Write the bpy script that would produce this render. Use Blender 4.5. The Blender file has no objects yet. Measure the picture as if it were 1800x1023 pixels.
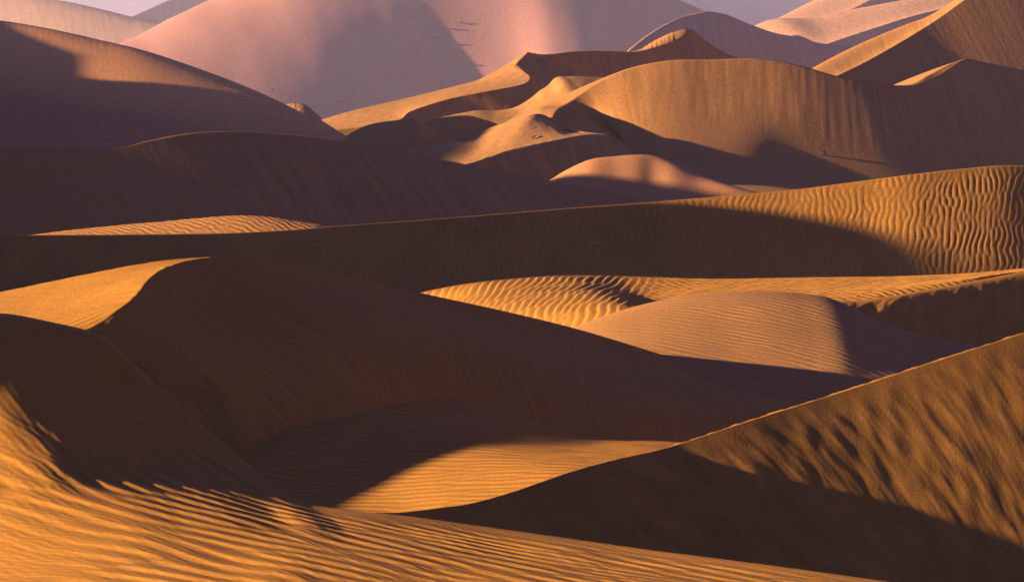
import bpy, math, random
import numpy as np
from mathutils import Vector

# ------------------------------------------------------------------ camera, sky, sun, exposure
sc = bpy.context.scene
W, Hh, F = 1800.0, 1023.0, 6404.0          # photograph size and focal length in its pixels
HORIZON = 30.0                             # row of the horizon in the photograph
CAM_Z = 62.0
PITCH = math.atan((Hh / 2 - HORIZON) / F)
SUN_EL, SUN_AZ = math.radians(10.5), math.radians(12.0)   # azimuth: from the left, a little from the camera's side
SUN = np.array([-math.cos(SUN_EL) * math.cos(SUN_AZ), -math.cos(SUN_EL) * math.sin(SUN_AZ), math.sin(SUN_EL)])

cam = bpy.data.cameras.new('camera')
cam_o = bpy.data.objects.new('camera', cam)
sc.collection.objects.link(cam_o)
cam.sensor_width = 36.0
cam.lens = 36.0 * F / W
cam.clip_start, cam.clip_end = 1.0, 90000.0
cam_o.location = (0, 0, CAM_Z)
cam_o.rotation_euler = (math.pi / 2 - PITCH, 0, 0)
sc.camera = cam_o

world = bpy.data.worlds.new('World')
sc.world = world
world.use_nodes = True
wn = world.node_tree
wn.nodes.clear()
sky = wn.nodes.new('ShaderNodeTexSky')
sky.sky_type = 'NISHITA'
sky.sun_disc = False
sky.sun_elevation = SUN_EL
sky.sun_rotation = math.atan2(SUN[0], SUN[1])
sky.altitude = 300
sky.air_density = 1.0
sky.dust_density = 1.0
sky.ozone_density = 5.0
bg = wn.nodes.new('ShaderNodeBackground')
bg.inputs['Strength'].default_value = 0.05
wo = wn.nodes.new('ShaderNodeOutputWorld')
tint = wn.nodes.new('ShaderNodeVectorMath'); tint.operation = 'MULTIPLY'
tint.inputs[1].default_value = (.315, .29, .77)          # dusty, violet evening air
wn.links.new(sky.outputs[0], tint.inputs[0])
wn.links.new(tint.outputs[0], bg.inputs[0])
wn.links.new(bg.outputs[0], wo.inputs[0])

sun = bpy.data.lights.new('sun', 'SUN')
sun.energy = 5.0
sun.angle = math.radians(0.55)
sun.color = (1.0, 0.78, 0.48)
sun_o = bpy.data.objects.new('sun', sun)
sc.collection.objects.link(sun_o)
sun_o.rotation_euler = Vector(-SUN).to_track_quat('-Z', 'Y').to_euler()

sc.view_settings.view_transform = 'Standard'
sc.view_settings.look = 'None'
sc.view_settings.exposure = 1.7
sc.view_settings.gamma = 1.0
sc.view_settings.use_curve_mapping = False
sc.render.engine = 'CYCLES'
sc.cycles.use_denoising = True
sc.cycles.max_bounces = 6
sc.cycles.diffuse_bounces = 1
sc.cycles.volume_bounces = 1

rng = np.random.default_rng(7)
QUALITY = 1.0

# ------------------------------------------------------------------ helpers
cP, sP = math.cos(PITCH), math.sin(PITCH)


def at(px, py, Y):
    """World point on the sight line of photograph pixel (px, py) at distance Y along the view."""
    a, b = (px - W / 2) / F, (Hh / 2 - py) / F
    d = np.array([a, b * sP + cP, b * cP - sP])
    return d * (Y / d[1]) + np.array([0, 0, CAM_Z])


def to_px(P):
    q = P - np.array([0, 0, CAM_Z])
    dep = q[..., 1] * cP - q[..., 2] * sP
    up = q[..., 1] * sP + q[..., 2] * cP
    return W / 2 + F * q[..., 0] / dep, Hh / 2 - F * up / dep


def by_slope(px, py, C, deg):
    """Point on the sight line of (px, py), nearer than C, reached from C down a slope of deg degrees."""
    t = math.tan(math.radians(deg))
    lo, hi = C[1] * 0.5, C[1]
    f = lambda Y: (lambda p: (C[2] - p[2]) - t * math.hypot(p[0] - C[0], p[1] - C[1]))(at(px, py, Y))
    Ys = np.linspace(hi, lo, 400)
    v = [f(y) for y in Ys]
    for i in range(len(Ys) - 1):
        if v[i] > 0 >= v[i + 1]:
            a_, b_ = Ys[i], Ys[i + 1]
            for _ in range(30):
                m = (a_ + b_) / 2
                if f(m) > 0: a_ = m
                else: b_ = m
            return at(px, py, a_)
    return at(px, py, Ys[int(np.argmin(np.abs(v)))])


def spline(t, V, s, crease=()):
    """Cubic Hermite through V at knots t, sampled at s; crease knots break the tangent."""
    n = len(t)
    h = np.diff(t)
    d = np.diff(V, axis=0) / h[:, None]
    m0 = np.zeros_like(V); m1 = np.zeros_like(V)      # tangent leaving / arriving
    for i in range(n):
        if i == 0: a = b = d[0]
        elif i == n - 1: a = b = d[-1]
        elif i in crease: b, a = d[i - 1], d[i]
        else: a = b = (d[i - 1] * h[i] + d[i] * h[i - 1]) / (h[i] + h[i - 1])
        m0[i], m1[i] = a, b
    k = np.clip(np.searchsorted(t, s, side='right') - 1, 0, n - 2)
    x = ((s - t[k]) / h[k])[:, None]
    hk = h[k][:, None]
    return ((2 * x**3 - 3 * x**2 + 1) * V[k] + (x**3 - 2 * x**2 + x) * hk * m0[k]
            + (-2 * x**3 + 3 * x**2) * V[k + 1] + (x**3 - x**2) * hk * m1[k + 1])


_perm = rng.permutation(4096)
_ang = rng.random(4096) * 2 * np.pi


def noise(x, y, seed=0):
    x = x + seed * 17.31; y = y + seed * 9.17
    xi, yi = np.floor(x).astype(np.int64), np.floor(y).astype(np.int64)
    fx, fy = x - xi, y - yi
    def g(ix, iy, dx, dy):
        a = _ang[_perm[(ix + _perm[iy & 4095]) & 4095]]
        return np.cos(a) * dx + np.sin(a) * dy
    u = fx**3 * (fx * (fx * 6 - 15) + 10); v = fy**3 * (fy * (fy * 6 - 15) + 10)
    a = g(xi, yi, fx, fy) * (1 - u) + g(xi + 1, yi, fx - 1, fy) * u
    b = g(xi, yi + 1, fx, fy - 1) * (1 - u) + g(xi + 1, yi + 1, fx - 1, fy - 1) * u
    return (a * (1 - v) + b * v) * 1.5


def fbm(x, y, o=3, seed=0):
    r = 0; amp = 1; f = 1
    for i in range(o):
        r = r + amp * noise(x * f, y * f, seed + i * 3.7); amp *= .5; f *= 2.03
    return r


def ripples(x, y, wl, deg, seed=0, n=14, spread=9, band=.13, sharp=.35, narrow=0):
    """Sand ripples: crests perpendicular to direction deg, a packet of near waves so that crests fork and end."""
    r = np.random.default_rng(seed + 100)
    z = 0
    for i in range(n):
        a = math.radians(deg + r.normal() * spread)
        k = 2 * math.pi / wl * (1 + r.normal() * band)
        z = z + np.exp(1j * (k * (math.cos(a) * x + math.sin(a) * y) + r.random() * 6.283))
    amp = np.abs(z) / math.sqrt(n)
    ph = np.angle(z)
    w = np.sin(ph + sharp * np.sin(ph))               # one flank steeper than the other
    if narrow: w = 1 - 2 * ((1 - w) / 2) ** narrow             # broad crests, narrow troughs
    return w * np.clip(amp, 0, 1.1) ** .6


def smooth(a, b, x):
    t = np.clip((x - a) / (b - a), 0, 1)
    return t * t * (3 - 2 * t)


# ------------------------------------------------------------------ sand material
_mats = {}


def sand(pal, scale):
    """Procedural sand: broad tonal drift, speckle of grains, relief shading painted in as darker hollows and lighter crests."""
    scale = float('%.2g' % scale)
    if (pal, scale) in _mats: return _mats[pal, scale]
    name, col, col2, grain = PALETTES[pal]
    m = bpy.data.materials.new(name)
    m.use_nodes = True
    nt = m.node_tree
    N = nt.nodes; L = nt.links
    b = N['Principled BSDF']
    b.inputs['Roughness'].default_value = .95
    b.inputs['Specular IOR Level'].default_value = .1
    tc = N.new('ShaderNodeTexCoord')
    n1 = N.new('ShaderNodeTexNoise'); n1.inputs['Scale'].default_value = scale * .012; n1.inputs['Detail'].default_value = 6
    n2 = N.new('ShaderNodeTexNoise'); n2.inputs['Scale'].default_value = scale; n2.inputs['Detail'].default_value = 2
    n2.inputs['Roughness'].default_value = .75
    L.new(tc.outputs['Object'], n1.inputs['Vector']); L.new(tc.outputs['Object'], n2.inputs['Vector'])
    mix = N.new('ShaderNodeMix'); mix.data_type = 'RGBA'
    mix.inputs[6].default_value = (*col, 1); mix.inputs[7].default_value = (*col2, 1)
    r1 = N.new('ShaderNodeMapRange'); r1.inputs[1].default_value = .35; r1.inputs[2].default_value = .65
    L.new(n1.outputs[0], r1.inputs[0]); L.new(r1.outputs[0], mix.inputs[0])
    gr = N.new('ShaderNodeMapRange'); gr.inputs[1].default_value = .25; gr.inputs[2].default_value = .75
    gr.inputs[3].default_value = 1 - grain; gr.inputs[4].default_value = 1 + grain
    L.new(n2.outputs[0], gr.inputs[0])
    at_ = N.new('ShaderNodeAttribute'); at_.attribute_name = 'relief_shade'  # shading of the relief painted into the colour: hollows darker, crests lighter
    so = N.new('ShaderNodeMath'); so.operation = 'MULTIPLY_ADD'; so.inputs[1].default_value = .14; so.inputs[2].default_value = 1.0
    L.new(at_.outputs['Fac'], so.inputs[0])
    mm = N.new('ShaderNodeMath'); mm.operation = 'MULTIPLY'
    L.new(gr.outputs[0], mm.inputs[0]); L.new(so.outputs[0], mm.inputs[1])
    mul = N.new('ShaderNodeVectorMath'); mul.operation = 'SCALE'
    L.new(mix.outputs[2], mul.inputs[0]); L.new(mm.outputs[0], mul.inputs['Scale'])
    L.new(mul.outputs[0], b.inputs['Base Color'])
    bp = N.new('ShaderNodeBump'); bp.inputs['Strength'].default_value = .4; bp.inputs['Distance'].default_value = .22 / scale
    L.new(n2.outputs[0], bp.inputs['Height']); L.new(bp.outputs[0], b.inputs['Normal'])
    _mats[pal, scale] = m
    return m


PALETTES = {
    'gold': ('golden_sand', (.455, .188, .029), (.40, .163, .025), .30),
    'amber': ('amber_sand', (.46, .205, .062), (.41, .180, .055), .28),
    'rose': ('rose_sand', (.44, .188, .056), (.39, .166, .049), .26),
    'pink': ('pink_sand', (.50, .215, .150), (.455, .195, .138), .20),
    'rust': ('rust_sand', (.60, .250, .095), (.535, .220, .084), .24),
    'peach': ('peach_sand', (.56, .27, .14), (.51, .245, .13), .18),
    'plain': ('air_blue_sand', (.30, .33, .38), (.26, .29, .34), .25),  # blue of the distant air put into the far hill's sand colour
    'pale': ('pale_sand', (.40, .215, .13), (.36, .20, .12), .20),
}
GOLD, AMBER, ROSE, PINK, PALE, RUST, PEACH, AIR_BLUE = 'gold', 'amber', 'rose', 'pink', 'pale', 'rust', 'peach', 'plain'


# ------------------------------------------------------------------ dune builder
DUNES = {}


def mesh_grid(name, P, mat, relief_shade=None):
    nv, nu = P.shape[:2]
    idx = np.arange(nv * nu).reshape(nv, nu)
    q = np.stack([idx[:-1, :-1], idx[1:, :-1], idx[1:, 1:], idx[:-1, 1:]], -1).reshape(-1, 4)
    me = bpy.data.meshes.new(name)
    me.vertices.add(nv * nu); me.vertices.foreach_set('co', P.astype(np.float32).ravel())
    me.loops.add(q.size); me.loops.foreach_set('vertex_index', q.astype(np.int32).ravel())
    me.polygons.add(len(q))
    me.polygons.foreach_set('loop_start', np.arange(0, q.size, 4, dtype=np.int32))
    me.polygons.foreach_set('use_smooth', np.ones(len(q), dtype=bool))
    me.update(calc_edges=True)
    me.materials.append(mat)
    a = me.attributes.new('relief_shade', 'FLOAT', 'POINT')
    if relief_shade is not None: a.data.foreach_set('value', relief_shade.astype(np.float32).ravel())
    return me


def dune(key, label, rows, mat, n=(300, 120), crease=(), ccrease=(), disp=None, back=(0, 1, 20, 60), scale=1.0, name='sand_dune'):
    """A dune lofted through rows of control points, from its crest (first row) down its visible side.
    A control point is (px, py, Y), (px, py, 's30') = down a 30 degree slope from the row above, or ('w', x, y, z).
    back = direction x, y, slope in degrees and length of the side that falls away behind the crest."""
    R = []
    for i, row in enumerate(rows):
        out = []
        for j, c in enumerate(row):
            if c[0] == 'w': out.append(np.array(c[1:], float))
            elif isinstance(c[2], str): out.append(by_slope(c[0], c[1], R[i - 1][j], float(c[2][1:])))
            else: out.append(at(*c))
        R.append(np.array(out))
    nb = 0
    if back:
        bx, by, deg, ln = back
        l = math.hypot(bx, by); bx /= l; by /= l
        t = math.tan(math.radians(deg))
        c = R[0]
        far = c + np.array([bx * ln, by * ln, -ln * t])
        mid = c + np.array([bx * ln * .25, by * ln * .25, -ln * .25 * t * .9])
        R = [far, mid] + R; nb = 2
    G = np.array([0, 0, CAM_Z]) + (np.array(R) - np.array([0, 0, CAM_Z])) * scale                                                    # rows, cols, 3
    tv = np.concatenate([[0], np.cumsum(np.maximum(np.linalg.norm(np.diff(G, axis=0), axis=2).mean(1), .05))])
    tu = np.concatenate([[0], np.cumsum(np.maximum(np.linalg.norm(np.diff(G[nb:], axis=1), axis=2).mean(0), .05))])
    nu, nv = int(n[0] * QUALITY), int(n[1] * QUALITY)
    cr = tuple(k + nb for k in crease)
    # samples down the dune: few behind the crest, the knots of the creases kept
    if nb:
        sv = np.concatenate([np.linspace(0, tv[nb], 16)[:-1], np.linspace(tv[nb], tv[-1], nv)])
    else:
        sv = np.linspace(0, tv[-1], nv)
    for k in cr:
        j = np.argmin(np.abs(sv - tv[k])); sv[j] = tv[k]
    sv = np.unique(sv)
    su = np.linspace(0, tu[-1], nu)
    A = np.array([spline(tu, G[i], su, ccrease) for i in range(len(G))])   # rows, nu, 3
    P = spline(tv, A.reshape(len(G), -1), sv, cr).reshape(len(sv), nu, 3)
    relief_shade = None
    if disp is not None:
        du = np.gradient(P, axis=1); dv = np.gradient(P, axis=0)
        Nn = np.cross(dv, du); Nn /= np.maximum(np.linalg.norm(Nn, axis=2, keepdims=True), 1e-9)
        Nn *= np.sign(Nn[..., 2:3] + 1e-9)
        px, py = to_px(P)
        U = np.broadcast_to((su / tu[-1])[None, :], px.shape)
        # down the visible side: 0 at the crest, in metres
        D = np.broadcast_to((sv - tv[nb])[:, None], px.shape)
        S = np.broadcast_to(su[None, :], px.shape)
        h = disp(dict(x=P[..., 0], y=P[..., 1], z=P[..., 2], px=px, py=py, u=U, d=D, s=S, tv=tv[nb:] - tv[nb]))
        h = np.where(D < 0, h * smooth(-6, 0, D), h)
        relief_shade = np.clip(h / max(np.percentile(np.abs(h), 97), 1e-6), -1, 1)
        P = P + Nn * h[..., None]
    me = mesh_grid(name, P, sand(mat, 1300.0 / G[nb:, :, 1].mean()), relief_shade)
    o = bpy.data.objects.new(name, me)
    sc.collection.objects.link(o)
    o['kind'] = 'structure'; o['label'] = label; o['category'] = 'dune'
    DUNES[key] = P
    return o


def locate(key, px, py):
    P = DUNES[key]
    a, b = to_px(P)
    i = np.argmin((a - px) ** 2 + (b - py) ** 2)
    return P.reshape(-1, 3)[i]


def flutes(c, f_u, f_d, amp, seed=0):
    """Avalanche tongues running down a slip face."""
    return amp * (fbm(c['s'] * f_u, c['d'] * f_d, 3, seed))


# ------------------------------------------------------------------ ground
def ground():
    ys = np.concatenate([np.linspace(-400, 1200, 40), np.geomspace(1260, 80000, 80)])
    xs = np.concatenate([-np.geomspace(60000, 500, 40), np.linspace(-450, 450, 40), np.geomspace(500, 60000, 40)])
    X, Yy = np.meshgrid(xs, ys)
    Z = fbm(X / 300, Yy / 300, 3, 5) * 2.0 - 2.0 - 300 * smooth(1100, 8000, Yy)
    P = np.stack([X, Yy, Z], -1)
    o = bpy.data.objects.new('ground', mesh_grid('ground', P, sand(ROSE, 1.0)))
    sc.collection.objects.link(o)
    o['kind'] = 'structure'; o['label'] = 'flat sand floor between and beyond the dunes'; o['category'] = 'ground'


ground()


def even(x, knots):
    """A smooth cubic through loosely given knots."""
    k = np.array(knots, float)
    return float(np.polyval(np.polyfit((k[:, 0] - 1300) / 300, k[:, 1], 4), (x - 1300) / 300))


def row(pts, ys):
    """pts: list of (px, py); ys: one distance or (px, Y) knots."""
    if isinstance(ys, (int, float, str)): return [(p[0], p[1], ys) for p in pts]
    k = np.array(ys, float)
    return [(p[0], p[1], float(np.interp(p[0], k[:, 0], k[:, 1]))) for p in pts]


# ------------------------------------------------------------------ unseen dunes added to the left, crest shaped to cast the shadow edges
def shade_chain(prof, e=75.0):
    ca, sa, te = math.cos(SUN_AZ), math.sin(SUN_AZ), math.tan(SUN_EL)
    k = np.array(prof, float)
    q = np.linspace(k[0, 0], k[-1, 0], 1090)
    z = np.interp(q, k[:, 0], k[:, 1])
    ker = np.array([1, 2, 3, 2, 1.]) / 9
    z = np.convolve(np.pad(z, 2, 'edge'), ker, 'valid')
    p0 = -.02 * q - e
    zc = z - p0 * te
    base = -4.0
    def at_p(p, zz): return np.stack([p * ca - q * sa, p * sa + q * ca, zz], -1)
    w = (zc - base) / .62
    P = [at_p(p0 - w * 1.6, zc * 0 + base), at_p(p0 - w * .7, base + (zc - base) * .62), at_p(p0 - w * .2, base + (zc - base) * .93), at_p(p0, zc),
         at_p(p0 + w * .5, base + (zc - base) * .5), at_p(p0 + w, zc * 0 + base)]
    o = bpy.data.objects.new('sand_dune', mesh_grid('sand_dune', np.array(P), sand(GOLD, 2.0)))
    sc.collection.objects.link(o)
    o['kind'] = 'structure'; o['label'] = 'added dune chain out of view on the sunny side, shaped to cast shade'; o['category'] = 'dune'


shade_chain([(150, 5), (270, 12), (280, 17), (289, 22), (296, 25.3), (303, 27.0), (310, 28.3), (319, 32.0), (324, 37), (331, 43), (338, 44), (348, 29.5), (361, 28.6), (368, 30.6), (385, 19), (399, 19.7), (409, 22.9), (417, 25.8), (422, 28.2),
             (438, 29.3), (455, 29), (470, 27), (520, 25), (600, 27), (680, 31), (730, 36), (745, 46), (760, 53.7), (769, 58.4), (778, 60.8), (788, 61.1), (792, 60.5), (796, 59), (802, 51.5), (812, 41.5), (821, 31.3),
             (830, 24), (838, 23), (850, 20), (870, 26), (891, 33), (913, 41.5), (930, 46.2), (945, 52.4), (953, 55), (970, 56), (1000, 58), (1040, 63), (1055, 62.5), (1065, 60), (1080, 54), (1100, 48), (1169, 56.6), (1213, 62.4), (1290, 70), (1330, 73), (1384, 77), (1410, 68), (1450, 56), (1600, 50), (1900, 50), (2300, 62), (2600, 80), (2783, 88), (2808, 83.5), (2817, 72), (2826, 62), (2856, 81), (2934, 100), (2949, 107.6), (2973, 111), (3002, 104), (3025, 81), (3044, 58), (3200, 30), (3500, 5)])


# ------------------------------------------------------------------ far background
cr = [(900, -8), (1100, -6), (1200, -5), (1330, -3), (1450, -6), (1600, -20), (1800, -40), (2100, -50)]
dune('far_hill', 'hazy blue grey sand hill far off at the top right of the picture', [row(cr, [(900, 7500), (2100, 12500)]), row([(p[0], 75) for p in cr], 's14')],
     AIR_BLUE, (200, 60), scale=2.4, disp=lambda c: 6 * fbm(c['x'] / 160, c['y'] / 300, 4, 3))

cr = [(180, 62), (235, 35), (270, 18), (310, 0), (360, -22), (420, -48), (520, -80), (640, -60), (760, 20)]
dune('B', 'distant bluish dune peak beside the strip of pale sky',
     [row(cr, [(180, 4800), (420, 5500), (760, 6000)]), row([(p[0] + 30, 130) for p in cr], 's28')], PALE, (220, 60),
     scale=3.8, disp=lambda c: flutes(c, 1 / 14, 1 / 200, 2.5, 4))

cr = [(-250, -40), (-50, -10), (75, 1), (110, 6), (175, 20), (230, 34), (310, 54), (400, 84), (520, 130)]
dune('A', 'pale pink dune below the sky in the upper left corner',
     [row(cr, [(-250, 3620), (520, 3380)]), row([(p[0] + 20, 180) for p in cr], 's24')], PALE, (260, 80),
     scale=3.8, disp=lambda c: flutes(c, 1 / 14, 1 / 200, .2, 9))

# two far ridges, lit on their left and blue on their lee side
teeth = lambda c: .0 * c['x']
br = [(1405, 62), (1432, 48), (1450, 39), (1490, 20), (1530, 0), (1600, -35), (1700, -80)]
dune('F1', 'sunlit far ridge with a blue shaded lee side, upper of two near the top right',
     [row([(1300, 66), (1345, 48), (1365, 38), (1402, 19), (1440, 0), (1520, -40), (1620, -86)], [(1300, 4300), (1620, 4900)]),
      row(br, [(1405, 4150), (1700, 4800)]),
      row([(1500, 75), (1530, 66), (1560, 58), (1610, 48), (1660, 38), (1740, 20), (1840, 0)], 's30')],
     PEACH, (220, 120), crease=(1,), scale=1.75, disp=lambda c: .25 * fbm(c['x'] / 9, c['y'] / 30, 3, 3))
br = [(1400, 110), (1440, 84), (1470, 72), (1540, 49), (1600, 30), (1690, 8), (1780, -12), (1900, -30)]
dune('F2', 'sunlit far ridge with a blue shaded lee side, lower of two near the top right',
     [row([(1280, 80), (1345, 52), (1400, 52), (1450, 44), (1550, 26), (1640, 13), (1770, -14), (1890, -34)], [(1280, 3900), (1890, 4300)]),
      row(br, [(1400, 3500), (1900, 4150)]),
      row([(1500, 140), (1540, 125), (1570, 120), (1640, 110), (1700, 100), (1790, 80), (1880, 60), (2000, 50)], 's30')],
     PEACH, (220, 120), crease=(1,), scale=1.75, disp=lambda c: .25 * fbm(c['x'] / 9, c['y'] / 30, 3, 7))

# the great pink dune
px = [120, 200, 250, 310, 410, 520, 640, 760, 880, 960, 1020, 1090, 1150, 1206, 1280]
cy = [150, 108, 84, 50, 0, -60, -95, -110, -100, -75, -50, -20, 5, 27, 70]
cY = [2580, 2600, 2625, 2660, 2705, 2750, 2789, 2823, 2833, 2821, 2818, 2842, 2880, 2920, 2970]
fx = [140, 220, 290, 380, 500, 620, 730, 830, 920, 980, 1040, 1120, 1200, 1270, 1350]
fy = [250, 250, 250, 250, 250, 245, 240, 235, 230, 225, 220, 215, 210, 200, 190]
fY = [2280, 2285, 2292, 2302, 2329, 2376, 2423, 2453, 2453, 2441, 2448, 2515, 2590, 2660, 2720]
dune('C', 'great pink dune filling the top centre behind the lit crests', [list(zip(px, cy, cY)), list(zip(fx, fy, fY))], PINK, (420, 220),
     scale=3.6, disp=lambda c: flutes(c, 1 / 9, 1 / 150, .16, 2) * smooth(110, 60, c['d']) + 1.0 * fbm(c['s'] / 160, c['d'] / 500, 2, 8))
cr = [(1080, 112), (1140, 63), (1180, 40), (1207, 29.5), (1240, 23), (1270, 27), (1310, 43), (1380, 65), (1388, 66), (1394, 65), (1430, 77), (1510, 86), (1600, 100), (1720, 120)]
dune('C2', 'rounded shaded dune shoulder to the right of the great pink dune',
     [row(cr, [(1080, 1960), (1206, 2200), (1310, 2300), (1430, 2420), (1510, 2490), (1720, 2600)]), row([(p[0] + 30, 190) for p in cr], 's24')], PINK, (260, 100),
     scale=2.3, disp=lambda c: flutes(c, 1 / 7, 1 / 150, .4, 12))

# ------------------------------------------------------------------ right: brown dune with a lit strip
sk = [(1360, 165), (1400, 140), (1425, 125), (1500, 86), (1590, 49), (1628, 36), (1698, -8), (1798, -75), (1948, -125)]
br = [(1390, 182), (1440, 150), (1465, 137), (1520, 110), (1600, 64), (1640, 39), (1702, -5), (1802, -70), (1952, -120)]
ft = [(1440, 240), (1480, 230), (1520, 225), (1600, 220), (1680, 210), (1740, 200), (1810, 190), (1910, 170), (2050, 150)]
dune('G', 'tall brown dune at the right edge with a narrow lit strip along its crest',
     [row(sk, [(1360, 1850), (1948, 2205)]), row(br, [(1390, 1800), (1952, 2115)]), row(ft, 's30')], ROSE, (320, 140), scale=.88, crease=(1,),
     disp=lambda c: flutes(c, 1 / 3., 1 / 60, .03, 21) * smooth(10, 16, c['d']))

# ------------------------------------------------------------------ centre: crescents behind
top = [(564, 211), (620, 195), (680, 181), (740, 167), (800, 152), (840, 141), (870, 126), (895, 111), (912, 100), (928, 92)]
brk = [(560, 226), (640, 222), (698, 212), (722, 196), (790, 174), (860, 160), (914, 150), (931, 135), (904, 117), (927, 93)]
ft = [(645, 262), (700, 245), (760, 230), (800, 225), (860, 222), (930, 215), (975, 200), (1000, 180), (1040, 160), (1080, 150)]
dune('E1', 'bright orange crescent dune with an S curved edge, lit on its left side',
     [row(top, [(555, 1720), (928, 1830)]),
      [(592, 229, 1652), (644, 222, 1655), (698, 212, 1660), (722, 196, 1680), (790, 174, 1700), (860, 160, 1715), (914, 150, 1730), (931, 135, 1760), (904, 117, 1800), (927, 93, 1829)],
      row(ft, 's31')], AMBER, (300, 160), crease=(0, 1), back=(1, .5, 12, 40), disp=lambda c: .05 * fbm(c['x'] / 4, c['y'] / 14, 3, 31))
br = [(926, 94.5), (934, 94), (945, 96), (965, 96), (1000, 92), (1060, 90), (1120, 91), (1150, 84), (1185, 72), (1214, 58), (1240, 74), (1275, 95), (1310, 107), (1420, 135)]
lp = [(925, 94), (933, 93.5), (944, 95.5), (964, 95.5), (999, 91.5), (1059, 89.5), (1119, 89.5), (1149, 73), (1184, 57), (1214, 52), (1240, 72), (1275, 94), (1310, 106), (1420, 134)]
ft = [(p[0] + 40, 215) for p in br]
dune('E2', 'dark dune slope with one small lit crest tip behind the orange crescents',
     [row(lp, [(915, 1832), (1000, 1880), (1060, 1935), (1120, 1968), (1184, 1982), (1214, 1992), (1420, 2140)]), row(br, [(915, 1824), (1000, 1862), (1060, 1886), (1120, 1905), (1214, 1985), (1420, 2125)]), row(ft, 's30')],
     AMBER, (300, 120), crease=(0, 1), disp=lambda c: flutes(c, 1 / 3., 1 / 60, .15, 23))
top = [(750, 222), (790, 213), (835, 205), (870, 206), (905, 200), (930, 185), (945, 172), (960, 162), (972, 149), (990, 147), (1050, 149), (1120, 150)]
bot = [(800, 290), (830, 280), (860, 270), (890, 255), (930, 240), (960, 225), (980, 215), (1000, 205), (1020, 195), (1050, 190), (1100, 185), (1160, 180)]
dune('V', 'smooth orange slope between the two crescents', [row(top, [(750, 1500), (1120, 1580)]), row(bot, [(800, 1390), (1160, 1470)])], AMBER,
     (240, 100), disp=lambda c: .04 * fbm(c['x'] / 4, c['y'] / 14, 3, 33))
cr = [(690, 240), (735, 222), (752, 213), (790, 206), (820, 204), (850, 211), (885, 224), (930, 250)]
dune('W1', 'low shaded hump just below the S curved crescent', [row(cr, 1420), row([(p[0] + 10, 300) for p in cr], 's18')], AMBER, (160, 80))
cr = [(560, 300), (596, 256), (612, 240), (650, 221), (700, 213), (728, 211), (745, 219), (780, 240), (830, 262), (900, 290)]
dune('X', 'grey shaded rounded dune in front of the low hump, its right end touching the light',
     [row(cr, 1340), row([(p[0] + 20, 330) for p in cr], 's14')], AMBER, (200, 80))
cr = [(440, 235), (480, 196), (497, 186), (512, 182), (535, 184), (553, 197), (572, 214), (610, 235)]
dune('Z', 'little brown knoll peeping over the slope with the orange light patch',
     [row(cr, 1620), row([(p[0] + 10, 270) for p in cr], 's28')], AMBER, (160, 70), scale=2.0, disp=lambda c: flutes(c, 1 / 2.5, 1 / 40, .25, 25))

# left dune with the orange light patch
cr = [(-300, 15), (-100, 30), (0, 38), (100, 55), (170, 71), (250, 90), (330, 116), (400, 142), (460, 167), (500, 186), (560, 217), (620, 249), (720, 300)]
dune('D', 'large left dune with an orange light patch below its crest', [row(cr, [(-300, 1560), (0, 1540), (400, 1515), (720, 1490)]), row([(p[0] + 20, 330 + .02 * p[0]) for p in cr], 's29')],
     RUST, (360, 160), scale=1.9, disp=lambda c: flutes(c, 1 / 2.6, 1 / 50, .045, 27) * smooth(60, 20, c['d']))

# ------------------------------------------------------------------ centre right: big lit slip face (K) and the lit tongue (J)
brk = [(1062, 237, 1260), (1020, 233, 1280), (990, 229, 1300), (972, 210, 1322), (980, 193, 1345), (1000, 181, 1364), (1050, 147, 1376), (1100, 124, 1382),
       (1170, 109, 1387), (1250, 106, 1391.5), (1330, 105, 1396), (1400, 115, 1397), (1470, 135, 1396.5), (1540, 148, 1400), (1592, 151, 1408), (1640, 139, 1430),
       (1672, 120, 1450), (1690, 107, 1468), (1740, 113, 1510), (1800, 125, 1550), (1950, 150, 1650)]
lpp = [(1060, 236, 1264), (1015, 230, 1286), (975, 222, 1306), (952, 206, 1336), (950, 192, 1358), (965, 182, 1376), (1046, 146, 1380), (1099, 122.5, 1386),
       (1170, 107.5, 1391), (1250, 105, 1395.5), (1330, 104, 1400), (1400, 114, 1401), (1470, 134, 1400.5), (1540, 147, 1404), (1592, 150, 1412), (1636, 131, 1436),
       (1668, 114, 1456), (1690, 105.5, 1472), (1740, 112, 1514), (1800, 124, 1554), (1950, 149, 1654)]
sft = [(1074, 262), (1066, 247), (1050, 241), (1052, 233), (1060, 229), (1068, 226), (1085, 222), (1120, 215), (1172, 210), (1252, 212), (1332, 222), (1402, 250), (1478, 264), (1560, 275),
       (1630, 285), (1690, 290), (1730, 290), (1760, 290), (1820, 292), (1900, 295), (2080, 300)]
K1 = [(p[0], p[1], 's31') for p in sft]
flr = [(1100, 345, 1186), (1140, 345, 1190), (1142, 345, 1190), (1146, 345, 1190), (1150, 345, 1190), (1156, 345, 1190), (1165, 345, 1190), (1190, 345, 1190), (1220, 345, 1190), (1280, 345, 1190),
       (1350, 345, 1195), (1420, 345, 1200), (1490, 345, 1210), (1570, 345, 1220), (1640, 345, 1230), (1700, 345, 1240), (1740, 345, 1250), (1780, 345, 1260), (1850, 345, 1280), (1930, 345, 1300), (2100, 345, 1350)]
def k_disp(c):
    f = smooth(2, 6, c['d']) * smooth(c['tv'][2] + 4, c['tv'][2] - 4, c['d'] + 6 * noise(c['s'] / 8, c['s'] * 0, 3))
    return (flutes(c, 1 / 1.5, 1 / 45, .055, 41) + flutes(c, 1 / .7, 1 / 25, .02, 42)) * f
dune('K', 'broad brown dune face with avalanche grooves below a long crest', [lpp, brk, K1, flr], ROSE, (420, 240), crease=(0, 1), disp=k_disp, back=(-.6, 1, 14, 60))
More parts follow.
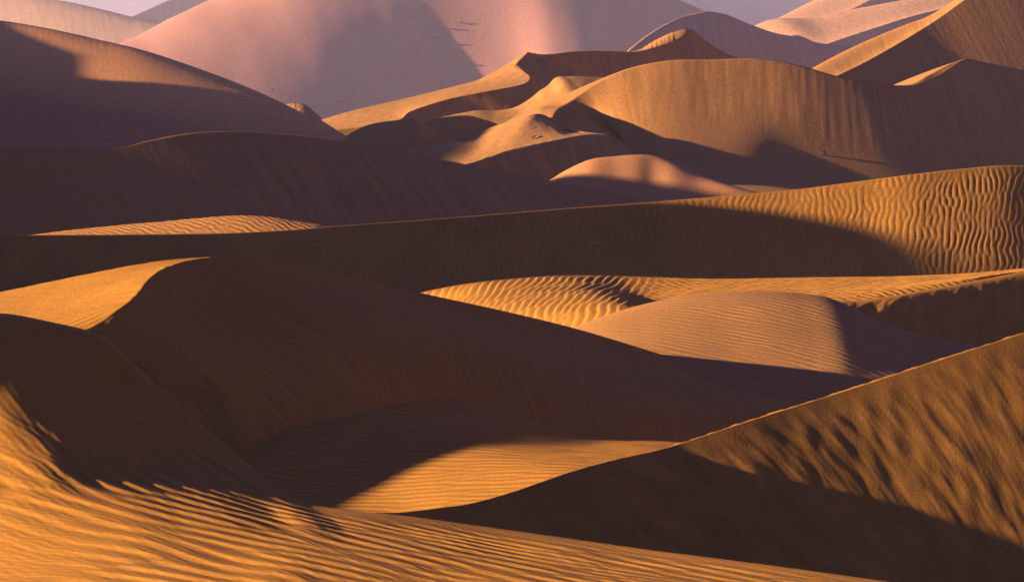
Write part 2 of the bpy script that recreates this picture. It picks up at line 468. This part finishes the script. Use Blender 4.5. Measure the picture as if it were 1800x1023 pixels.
top = [(690, 268, 1250), (740, 258, 1255), (783, 251, 1262), (830, 249, 1270), (890, 224, 1292), (938, 201, 1316), (956, 202, 1324), (970, 211, 1318), (988, 229, 1299), (1020, 233, 1281), (1062, 236.5, 1261)]
jb = [(700, 310, 1165), (750, 300, 1170), (790, 295, 1175), (822, 288, 1180), (860, 276, 1190), (900, 263, 1200), (940, 254, 1208), (975, 247, 1215), (1005, 241, 1225), (1035, 236.7, 1240), (1064, 237.3, 1256)]
jf = [(740, 350), (800, 350), (850, 350), (890, 352), (930, 350), (965, 348), (990, 340), (1005, 325), (1025, 308), (1060, 300), (1150, 330)]
dune('J', 'bright orange tongue of sand with a grooved dark lee side in the centre', [top, jb, [(p[0], p[1], 's31') for p in jf]], AMBER, (360, 200), crease=(0, 1),
     disp=lambda c: np.where(c['d'] > c['tv'][1], flutes(c, 1 / 2.0, 1 / 45, .17, 43) * smooth(c['tv'][1], c['tv'][1] + 4, c['d']), .06 * fbm(c['x'] / 3, c['y'] / 9, 2, 4)), back=(-.4, 1, 8, 40))
cr = [(900, 345), (960, 322), (1000, 298), (1040, 281), (1080, 276), (1120, 273), (1145, 274), (1180, 285), (1230, 308), (1290, 330), (1350, 345), (1420, 352)]
dune('U', 'soft rounded mound below the grooved dark lee side', [row(cr, [(900, 1098), (1080, 1116), (1145, 1120), (1200, 1111), (1290, 1095), (1350, 1090), (1420, 1087)]), row([(p[0], 400) for p in cr], 's15')], RUST, (200, 80))

# ------------------------------------------------------------------ middle distance
cr = [(-300, 258), (-100, 260), (0, 261), (100, 259), (210, 260.5), (260, 249), (330, 236.5), (400, 232), (500, 237), (620, 252), (820, 290), (1000, 325), (1160, 355), (1320, 390)]
hY = [(-300, 900), (0, 915), (210, 930), (400, 960), (620, 990), (1000, 1050), (1320, 1085)]
lpp = [(p[0], p[1] - (3.0 if 220 < p[0] < 340 else .6), 0) for p in cr]
ft = [(-250, 450), (-40, 450), (80, 450), (180, 450), (310, 450), (380, 450), (460, 450), (540, 450), (640, 450), (760, 445), (950, 440), (1120, 430), (1260, 420), (1400, 430)]
dune('H', 'long dark dune across the left middle in full shade', [row(lpp, [(a, b + 5) for a, b in hY]), row(cr, hY), row(ft, [(-250, 872), (300, 880), (640, 898), (1000, 945), (1400, 1040)])],
     ROSE, (420, 140), crease=(0, 1), disp=lambda c: flutes(c, 1 / 1.6, 1 / 40, 1, 51) * (.02 + .035 * smooth(320, 520, c['px'])))
cr = [(-60, 430), (30, 417), (60, 413), (150, 402), (280, 390), (370, 382), (440, 379), (480, 382), (530, 390), (585, 400), (660, 415), (760, 430)]
dune('P', 'thin lens of rippled pale sand lit behind the long ridge', [row(cr, 846), row([(p[0] - 10, 428) for p in cr], 833)], ROSE, (700, 120),
     disp=lambda c: .06 * ripples(c['x'], c['y'], 1.6, 60, 3, spread=22))

cr = [(-300, 420), (-100, 417), (0, 415), (200, 413), (420, 410), (500, 406), (600, 398), (750, 387), (900, 375), (1050, 363), (1160, 355), (1280, 345), (1400, 334), (1500, 321), (1600, 308), (1700, 297), (1760, 292), (1800, 292), (1880, 295), (2050, 310)]
lY = [(-300, 826), (600, 822), (1160, 820), (1600, 836), (1800, 848), (2050, 868)]
def l_disp(c):
    w = 3.2 * noise(c['x'] / 14, c['d'] / 9, 5)
    on = smooth(1.0, 7, c['d'] + 2 * noise(c['s'] / 9, c['s'] * 0, 2))
    a = .06 * on * (.75 + .5 * noise(c['s'] / 18, c['d'] / 10, 15)) * smooth(350, 700, c['px'])
    return a * ripples(c['s'] + w * .35, c['d'], 1.6, 8, 5, spread=10, band=.14, narrow=2.2) + .1 * fbm(c['s'] / 12, c['d'] / 30, 2, 6) * on
dune('L', 'long rippled ridge crossing the middle from edge to edge', [row([(p[0], p[1] - .8) for p in cr], [(a, b + 3) for a, b in lY]), row(cr, lY), row([(p[0] + 10, 545) for p in cr], 's27')], GOLD, (1500, 180), crease=(0, 1), disp=l_disp, back=(0, 1, 16, 60))

# rippled dunes behind the dark one
sk = [(640, 540), (700, 526), (740, 515), (800, 503), (860, 495), (960, 487), (1100, 487), (1250, 492), (1400, 490), (1600, 487), (1720, 482), (1800, 475), (1950, 466)]
m1 = [(660, 560), (720, 545), (770, 533), (830, 520), (890, 512), (990, 503), (1120, 505), (1260, 505), (1410, 502), (1600, 497), (1720, 487), (1800, 477.5), (1950, 468)]
m2 = [(680, 600), (760, 575), (830, 560), (890, 552), (960, 545), (1060, 530), (1150, 527), (1290, 525), (1430, 525), (1600, 511), (1720, 495), (1800, 480.5), (1950, 471)]
b1 = [(700, 650), (800, 640), (880, 620), (950, 610), (1030, 600), (1120, 570), (1190, 560), (1330, 560), (1460, 560), (1630, 560), (1740, 560), (1820, 560), (1960, 560)]
def n_disp(c):
    big = ripples(c['x'] + .5 * noise(c['x'] / 7, c['y'] / 12, 3), c['y'], 1.7, -7, 11, spread=4, band=.08, sharp=.5)
    fine = ripples(c['x'], c['y'], 1.9, 55, 12, spread=16)
    t = smooth(1040, 1200, c['px'])
    return (.085 * big * (1 - t) + .07 * fine * t) * smooth(.5, 5, c['d'])
dune('N1', 'golden rippled sand sheet stretching from the bright wedge to the right edge', [row(sk, [(640, 690), (960, 690), (1950, 690)]),
     [(p[0], p[1], y) for p, y in zip(m1, [682, 680, 676, 670, 666, 664, 672, 670, 668, 668, 668, 668, 668])],
     [(p[0], p[1], y) for p, y in zip(m2, [655, 652, 645, 636, 628, 626, 650, 645, 645, 652, 662, 674, 684])],
     [(p[0], p[1], y) for p, y in zip(b1, [620, 616, 612, 606, 600, 600, 625, 622, 625, 645, 650, 655, 655])]], GOLD, (1100, 260), disp=n_disp)
cr = [(1400, 545), (1450, 534), (1500, 530), (1560, 522), (1640, 508), (1720, 493), (1800, 478), (1950, 462)]
dune('N3', 'dark mottled lee face at the right edge below the rippled sand sheet',
     [row(cr, [(1400, 618), (1560, 630), (1950, 680)]), row([(1430, 600), (1500, 620), (1560, 640), (1630, 650), (1700, 660), (1790, 660), (1880, 660), (2030, 660)], 's27')], GOLD, (300, 140),
     disp=lambda c: .15 * fbm(c['s'] / 3.2 + c['d'] * .16, c['d'] / 6, 3, 61) * smooth(2, 9, c['d']), back=(0, 1, 24, 24))
cr = [(900, 640), (960, 603), (1010, 577), (1100, 545), (1180, 526), (1250, 516), (1320, 513), (1390, 516), (1450, 525), (1490, 540), (1530, 560), (1600, 588), (1700, 607), (1800, 625), (1950, 650)]
m1 = [(920, 680), (990, 640), (1060, 610), (1140, 590), (1210, 580), (1280, 575), (1350, 573), (1420, 577), (1480, 585), (1520, 600), (1560, 615), (1620, 635), (1720, 655), (1810, 670), (1950, 690)]
dune('N2', 'rounded dome of finely rippled sand, lit on top and shaded below', [[(a, b, even(a, [(900, 586), (1010, 597), (1180, 605), (1320, 611), (1400, 610), (1500, 606), (1600, 604), (1800, 606), (1950, 610)])) for a, b in cr],
     [(a, b, even(a, [(920, 562), (1060, 568), (1280, 578), (1420, 577), (1520, 574), (1700, 572), (1950, 578)])) for a, b in m1],
     row([(p[0] + 20, 770) for p in cr], [(920, 520), (1300, 524), (1950, 520)])], AMBER, (900, 300),
     disp=lambda c: (.034 + .025 * noise(c['x'] / 12, c['y'] / 12, 4)) * ripples(c['x'], c['y'], 1.6, 62, 21, spread=10) * smooth(1000, 1200, c['px'] + 40 * noise(c['x'] / 6, c['y'] / 9, 1)) * smooth(0, 2, c['d']))

# ------------------------------------------------------------------ the dark dune (M) with its lit left flank
brk = [(-40, 580, 432), (80, 584, 444), (150, 580, 452), (205, 546, 458), (240, 518, 464), (262, 490, 471), (290, 471, 477), (330, 458, 483), (380, 452, 488), (450, 457, 495), (560, 475, 505),
       (740, 515, 520), (900, 550, 535), (1010, 577, 545), (1160, 622, 560), (1300, 665, 575), (1420, 705, 590), (1580, 765, 605)]
w1 = [(-100, 640, 440), (-60, 612, 447), (-20, 592, 455), (20, 570, 463), (60, 545, 471), (110, 518, 478), (160, 496, 484), (220, 474, 488), (290, 459, 492)]
w0 = [(-300, 660, 440), (-300, 640, 450), (-300, 625, 458), (-300, 610, 466), (-300, 600, 474), (-280, 590, 482), (-240, 575, 490), (-150, 552, 497), (-20, 521, 503)]
def behind(p, dx, dy, dz):
    q = at(*p); return ('w', q[0] + dx, q[1] + dy, q[2] + dz)
w1 += [behind(p, -9, 9, -3.5) for p in brk[9:]]
w0 += [behind(p, -25, 24, -12) for p in brk[9:]]
mft = [(200, 700, 446), (260, 740, 444), (320, 765, 442), (380, 785, 441), (440, 815, 438), (480, 830, 438), (520, 800, 444), (560, 768, 449), (620, 735, 454), (690, 711, 460), (760, 706, 464),
       (830, 716, 467), (900, 745, 466), (1000, 784, 462), (1110, 800, 460), (1220, 800, 465), (1380, 800, 470), (1540, 830, 478)]
mfl = [(a + 10, b + 70, y - 6) for a, b, y in mft]
def m_disp(c):
    t1 = c['tv'][2]
    lit = .075 * ripples(c['x'], c['y'], 1.5, -62, 31, spread=10) * smooth(t1, t1 - 2, c['d'])
    dark = .11 * (.55 + .8 * noise(c['s'] / 14, c['d'] / 20, 44)) * fbm((c['s'] - .25 * c['d']) / .8, c['d'] / 16, 3, 71) * smooth(t1, t1 + 2, c['d'])
    edge = .12 * noise(c['s'] / 1.6, c['s'] * 0, 8) * np.exp(-((c['d'] - t1) / 1.2) ** 2) * smooth(400, 330, c['px'])
    return lit + dark + edge
dune('M', 'large dark dune in the middle with a bright golden left flank', [w0, w1, brk, mft, mfl], GOLD, (620, 420), crease=(2,), disp=m_disp, back=None)

# sand apron with the lit wedge
q0 = [(430, 810, 450), (520, 745, 462), (620, 710, 470), (700, 695, 474), (800, 695, 476), (900, 722, 474), (1000, 762, 468), (1160, 775, 462), (1320, 790, 460)]
q1 = [(430, 850, 422), (520, 800, 432), (620, 765, 442), (700, 745, 448), (800, 745, 448), (900, 770, 440), (1000, 793, 428), (1160, 800, 424), (1320, 815, 424)]
q2 = [(430, 890, 410), (520, 850, 420), (620, 825, 424), (700, 812, 424), (800, 806, 422), (900, 812, 416), (1000, 820, 410), (1160, 825, 408), (1320, 835, 408)]
q3 = [(430, 960, 388), (520, 930, 394), (620, 905, 398), (700, 900, 398), (800, 890, 396), (900, 885, 394), (1000, 880, 392), (1160, 880, 392), (1320, 880, 392)]
dune('Q', 'rippled sand apron with a lit orange wedge between the dark dunes', [q0, q1, q2, q3], GOLD, (500, 300), back=(0, 1, 10, 20),
     disp=lambda c: 0.05 * ripples(c['x'], c['y'], 2.0, 68, 41, spread=9) * smooth(1, 6, c['d']))

# ------------------------------------------------------------------ right front dune with mottled light
cr = [(480, 920), (560, 908), (640, 902), (720, 900), (780, 893), (840, 882), (900, 865), (1000, 830), (1080, 808), (1160, 790), (1300, 745), (1500, 682), (1650, 633), (1800, 585), (1960, 535), (2300, 440)]
sY = [(480, 340), (640, 350), (780, 358), (900, 366), (1160, 384), (1500, 403), (1800, 419), (1960, 428), (2300, 446)]
lpp = [(p[0], p[1] - np.interp(p[0], [900, 1160, 1250], [.4, .6, 1.2])) for p in cr]
ft = [(560, 1000), (640, 1000), (720, 1000), (800, 1010), (860, 1020), (930, 1040), (1000, 1060), (1100, 1080), (1180, 1090), (1270, 1100), (1420, 1120), (1600, 1130), (1740, 1140), (1880, 1150), (2040, 1160), (2380, 1180)]
def s_disp(c):
    on = smooth(.3, 6, c['d'])
    q = c['s'] - .5 * c['d']
    h = .064 * fbm(q / 3.6, c['d'] / 6.0, 2, 81) + .034 * noise(q / 2.1 + 9, c['d'] / 4.2, 84) + .010 * noise(q / .7, c['d'] / 3, 82)
    nick = .10 * fbm(c['s'] / 2.2, c['s'] * 0, 3, 5) * np.exp(-(c['d'] / .8) ** 2) * smooth(900, 1200, c['px'])
    return on * h * (.4 + .6 * smooth(900, 1250, c['px'])) + nick
dune('S', 'near dune on the right with mottled golden light and a bright rim along its crest',
     [row(lpp, [(a, b + 1.6) for a, b in sY]), row(cr, sY), row(ft, 's30')], GOLD, (1000, 420), crease=(0, 1), disp=s_disp, back=(-.05, 1, 17, 40))

# ------------------------------------------------------------------ front left dune running into the rippled foreground
cols = [
    [(-300, 630, 336), (-300, 680, 331), (-300, 730, 328), (-300, 800, 322), (-300, 870, 314), (-300, 960, 300), (-300, 1120, 262)],
    [(-120, 572, 333), (-120, 640, 326), (-120, 715, 320), (-120, 800, 312), (-120, 880, 303), (-120, 960, 289), (-120, 1120, 252)],
    [(0, 560, 330), (0, 640, 322), (0, 720, 315), (0, 800, 307), (0, 880, 297), (0, 960, 282), (0, 1110, 248)],
    [(90, 575, 330), (90, 650, 323), (90, 730, 316), (100, 810, 306), (100, 885, 294), (100, 960, 278), (100, 1110, 243)],
    [(150, 588, 330), (155, 660, 324), (160, 740, 317), (170, 815, 309), (180, 890, 292), (180, 962, 275), (180, 1110, 240)],
    [(185, 603, 330), (195, 680, 325), (210, 755, 318), (230, 825, 310), (240, 893, 291), (250, 964, 273), (250, 1110, 238)],
    [(230, 640, 330), (246, 705, 326), (268, 770, 320), (295, 835, 311), (312, 898, 291), (320, 966, 272), (320, 1110, 237)],
    [(300, 700, 330), (318, 750, 326), (342, 802, 320), (366, 855, 309), (384, 906, 290), (392, 970, 271), (400, 1110, 237)],
    [(400, 785, 327), (418, 818, 322), (436, 852, 314), (455, 885, 303.5), (472, 920, 288.6), (482, 975, 269), (490, 1110, 236)],
    [(500, 862, 318), (514, 880, 309.5), (528, 900, 300.3), (543, 920, 290), (557, 945, 280.6), (570, 985, 267), (580, 1110, 236)],
    [(560, 888, 310), (572, 901, 302.8), (585, 916, 295.8), (602, 934, 287.2), (616, 956, 278), (630, 992, 266), (640, 1110, 236)],
    [(620, 897, 307), (633, 909, 301), (647, 922, 295), (662, 940, 286.8), (680, 962, 277.2), (700, 1000, 265), (710, 1110, 236)],
    [(700, 905, 306), (712, 916, 301), (725, 929, 295.5), (740, 946, 286.7), (760, 970, 276.4), (780, 1008, 264), (790, 1110, 235)],
    [(850, 925, 303), (862, 936, 298.2), (875, 949, 293), (890, 966, 284.5), (910, 988, 274), (930, 1022, 260), (940, 1120, 233)],
    [(1000, 946, 298), (1012, 957, 292.5), (1025, 970, 287), (1040, 986, 280), (1060, 1008, 269.5), (1080, 1040, 255), (1090, 1130, 231)],
    [(1150, 967, 291), (1162, 978, 286.3), (1175, 990, 281.5), (1190, 1006, 274.5), (1210, 1027, 264), (1230, 1058, 251), (1240, 1140, 229)],
    [(1300, 986, 285.5), (1312, 997, 280.5), (1325, 1009, 276), (1340, 1024, 269.3), (1360, 1044, 259.5), (1380, 1074, 247), (1390, 1150, 226)],
    [(1450, 1006, 279.5), (1462, 1016, 275), (1475, 1027, 271), (1490, 1042, 264.5), (1510, 1062, 255), (1530, 1090, 243), (1540, 1160, 224)],
    [(1570, 1023, 274.7), (1582, 1033, 270.4), (1595, 1044, 266.5), (1610, 1058, 260), (1630, 1077, 251), (1650, 1104, 240), (1660, 1170, 222)],
    [(1800, 1060, 264), (1812, 1070, 260), (1825, 1080, 256), (1840, 1093, 250), (1860, 1110, 243), (1880, 1135, 233), (1890, 1190, 218)],
]
rows_ = [list(r) for r in zip(*cols)]
def o_disp(c):
    amp = .066 * smooth(2, 14, c['d']) * (1 - .75 * smooth(250, 60, c['px']) * smooth(880, 960, c['py']))
    amp = amp * (.35 + .65 * smooth(740, 860, c['py']))
    return amp * ripples(c['x'], c['y'], 2.3, 38, 51, spread=6, band=.10, sharp=.5) + .012 * ripples(c['x'], c['y'], .8, 38, 53)
dune('O', 'front dune: dark upper slope at the left running down into golden rippled sand', rows_, GOLD, (1000, 420), disp=o_disp, back=(0, 1, 22, 60))

# ------------------------------------------------------------------ small things on the sand
def plain(name, col, rough=.9):
    m = bpy.data.materials.new(name); m.use_nodes = True
    nt = m.node_tree; b = nt.nodes['Principled BSDF']
    b.inputs['Roughness'].default_value = rough
    n = nt.nodes.new('ShaderNodeTexNoise'); n.inputs['Scale'].default_value = 2.5; n.inputs['Detail'].default_value = 4
    r = nt.nodes.new('ShaderNodeMix'); r.data_type = 'RGBA'
    r.inputs[6].default_value = (*[c * .6 for c in col], 1); r.inputs[7].default_value = (*[c * 1.35 for c in col], 1)
    nt.links.new(n.outputs[0], r.inputs[0]); nt.links.new(r.outputs[2], b.inputs['Base Color'])
    return m


TWIG = plain('dry_twigs', (.07, .05, .035))
LEAF = plain('shrub_leaves', (.05, .04, .026))
STONE = plain('pale_stone', (.20, .17, .15))
DARKSTONE = plain('dark_stone', (.12, .085, .065))


def thing(o, label, cat, group=None):
    o['label'] = label; o['category'] = cat
    if group: o['group'] = group
    return o


def stalks(r, n, h, spread, thick):
    """Curved tapering stems from one root: three-sided tubes of three segments."""
    V, Fc = [], []
    for k in range(n):
        a = r.random() * 6.283; lean = r.random() ** .7 * spread
        hh = h * (.6 + .5 * r.random())
        base = len(V)
        for i in range(4):
            t = i / 3
            cx = math.cos(a) * lean * t ** 1.4; cy = math.sin(a) * lean * t ** 1.4; cz = hh * t * (1 - .25 * t * lean / max(spread, .01)) - .1 * h
            w = thick * (1 - .8 * t)
            for j in range(3):
                b = a + j * 2.094
                V.append((cx + math.cos(b) * w, cy + math.sin(b) * w, cz))
        for i in range(3):
            for j in range(3):
                p = base + i * 3; q = (j + 1) % 3
                Fc.append((p + j, p + q, p + 3 + q, p + 3 + j))
    return V, Fc


def leaves(r, n, h, rad, size):
    V, Fc = [], []
    for k in range(n):
        a = r.random() * 6.283; e = r.random() ** .6; q = rad * (1 - e * .55) * r.random() ** .4
        p = np.array([math.cos(a) * q, math.sin(a) * q, h * e])
        d1 = r.normal(size=3); d1 /= np.linalg.norm(d1); d2 = np.cross(d1, r.normal(size=3)); d2 /= np.linalg.norm(d2)
        b = len(V)
        for u, v in ((-1, 0), (0, -.45), (1, 0), (0, .45)):
            V.append(tuple(p + size * (d1 * u + d2 * v)))
        Fc.append((b, b + 1, b + 2, b + 3))
    return V, Fc


def part(name, VF, mat, parent):
    me = bpy.data.meshes.new(name); me.from_pydata(VF[0], [], VF[1]); me.update(); me.materials.append(mat)
    o = bpy.data.objects.new(name, me); sc.collection.objects.link(o); o.parent = parent
    return o


def shrub(key, px, py, size, label, group='shrubs scattered over the sand', seed=1):
    """size: height in photograph pixels"""
    P = locate(key, px, py); s_ = size * P[1] / F
    r = np.random.default_rng(seed)
    e = bpy.data.objects.new('desert_shrub', None); sc.collection.objects.link(e); e.location = P
    part('stems', stalks(r, 14, s_, s_ * .5, s_ * .05), TWIG, e)
    part('foliage', leaves(r, 130, s_ * .95, s_ * .62, s_ * .17), LEAF, e)
    return thing(e, label, 'shrub', group)


on = 'great pink dune'
shrub('C', 731, 42, 6, 'dark shrub high on the great pink dune, left of the top pair', seed=1)
shrub('C', 812, 42, 5, 'dark shrub high on the great pink dune, right of the top pair', seed=2)
shrub('C', 745, 70, 6.5, 'dark shrub just below the top pair on the great pink dune', seed=3)
shrub('C', 667, 87, 6, 'lone dark shrub midway down the great pink dune', seed=4)
shrub('C', 760, 79, 3, 'tiny shrub right beside the one below the top pair', seed=5)
shrub('C', 730, 105, 3, 'tiny shrub halfway down the shaded pink slope', seed=6)
shrub('C', 679, 131, 3.2, 'uppermost of three tiny shrubs low on the pink slope', seed=7)
shrub('C', 677, 138, 3.4, 'middle of three tiny shrubs low on the pink slope', seed=8)
shrub('C', 688, 148, 4, 'lowest of three tiny shrubs low on the pink slope', seed=9)
shrub('C', 479, 161, 6, 'small shrub low on the sunlit left part of the pink slope', seed=10)
shrub('K', 1450, 274, 9, 'dry bush at the foot of the grooved brown dune face', seed=11)


def stone(key, px, py, size, label, mat, seed, flat=.6):
    import bmesh
    P = locate(key, px, py); s_ = size * P[1] / F / 2
    bm = bmesh.new(); bmesh.ops.create_icosphere(bm, subdivisions=3, radius=1)
    r = np.random.default_rng(seed)
    axes = r.normal(size=(9, 3)); axes /= np.linalg.norm(axes, axis=1, keepdims=True); cut = .62 + .3 * r.random(9)
    for v in bm.verts:
        c = np.array(v.co)
        for a, k in zip(axes, cut):
            d = c @ a
            if d > k: c = c - a * (d - k)
        c = c * (1, .8, flat) * s_
        v.co = c
    me = bpy.data.meshes.new('rock'); bm.to_mesh(me); bm.free(); me.materials.append(mat)
    o = bpy.data.objects.new('rock', me); sc.collection.objects.link(o); o.location = P + np.array([0, 0, s_ * flat * .4])
    return thing(o, label, 'rock')


stone('C', 627, 141, 4.5, 'single pale stone low on the great pink dune', STONE, 3, 1.1)
stone('C', 594, 179, 9, 'dark outcrop at the foot of the great pink dune', DARKSTONE, 4, .55)
stone('C', 602, 177, 5, 'smaller dark stone beside the outcrop at the pink dune foot', DARKSTONE, 5, .8)


def branch(key, a, b, thick, label, seed):
    """A dead branch lying on the sand between two photograph pixels."""
    P, Q = locate(key, *a), locate(key, *b)
    r = np.random.default_rng(seed)
    V, Fc = [], []
    def tube(p, q, w0, w1, n=6, bow=0):
        d = q - p; base = len(V); L_ = np.linalg.norm(d); up = np.array([0, 0, 1.]); sd = np.cross(d / L_, up); sd /= np.linalg.norm(sd)
        for i in range(n + 1):
            t = i / n; c = p + d * t + up * (w0 * .9 + bow * math.sin(math.pi * t)) + sd * r.normal() * L_ * .012
            w = w0 + (w1 - w0) * t
            for j in range(6):
                th = j * math.pi / 3
                V.append(tuple(c + (sd * math.cos(th) + up * math.sin(th)) * w))
        for i in range(n):
            for j in range(6):
                k = (j + 1) % 6; o_ = base + i * 6
                Fc.append((o_ + j, o_ + k, o_ + 6 + k, o_ + 6 + j))
        Fc.append(tuple(base + j for j in range(5, -1, -1))); Fc.append(tuple(base + n * 6 + j for j in range(6)))
    L_ = np.linalg.norm(Q - P)
    tube(P, Q, thick, thick * .55, 7, L_ * .04)
    m = P + (Q - P) * .55
    tube(m, m + (Q - P) * .28 + np.array([L_ * .05, L_ * .1, L_ * .12]), thick * .5, thick * .25, 4)
    me = bpy.data.meshes.new('dead_branch'); me.from_pydata(V, [], Fc); me.update(); me.materials.append(TWIG)
    o = bpy.data.objects.new('dead_branch', me); sc.collection.objects.link(o)
    return thing(o, label, 'branch')


branch('J', (935, 246), (943, 240), .22, 'dark dead branch lying on the bright orange tongue of sand', 2)
branch('P', (549, 397), (556, 401), .12, 'short dark twig on the shaded end of the rippled lens', 3)

# ------------------------------------------------------------------ haze
def haze():
    x0, x1, y0, y1, z0, z1 = -20000, 20000, -600, 60000, -330, 1250
    v = [(x, y, z) for x in (x0, x1) for y in (y0, y1) for z in (z0, z1)]
    f = [(0, 1, 3, 2), (4, 6, 7, 5), (0, 4, 5, 1), (2, 3, 7, 6), (0, 2, 6, 4), (1, 5, 7, 3)]
    me = bpy.data.meshes.new('haze'); me.from_pydata(v, [], f); me.update()
    m = bpy.data.materials.new('haze'); m.use_nodes = True
    nt = m.node_tree; nt.nodes.clear()
    pv = nt.nodes.new('ShaderNodeVolumePrincipled')
    pv.inputs['Color'].default_value = (.80, .74, 1.0, 1)
    pv.inputs['Density'].default_value = HAZE
    pv.inputs['Anisotropy'].default_value = .0
    out = nt.nodes.new('ShaderNodeOutputMaterial')
    nt.links.new(pv.outputs[0], out.inputs['Volume'])
    me.materials.append(m)
    o = bpy.data.objects.new('haze', me); sc.collection.objects.link(o)
    o['kind'] = 'stuff'; o['label'] = 'thin evening haze over the dune field'; o['category'] = 'haze'


HAZE = 1.8e-5
haze()
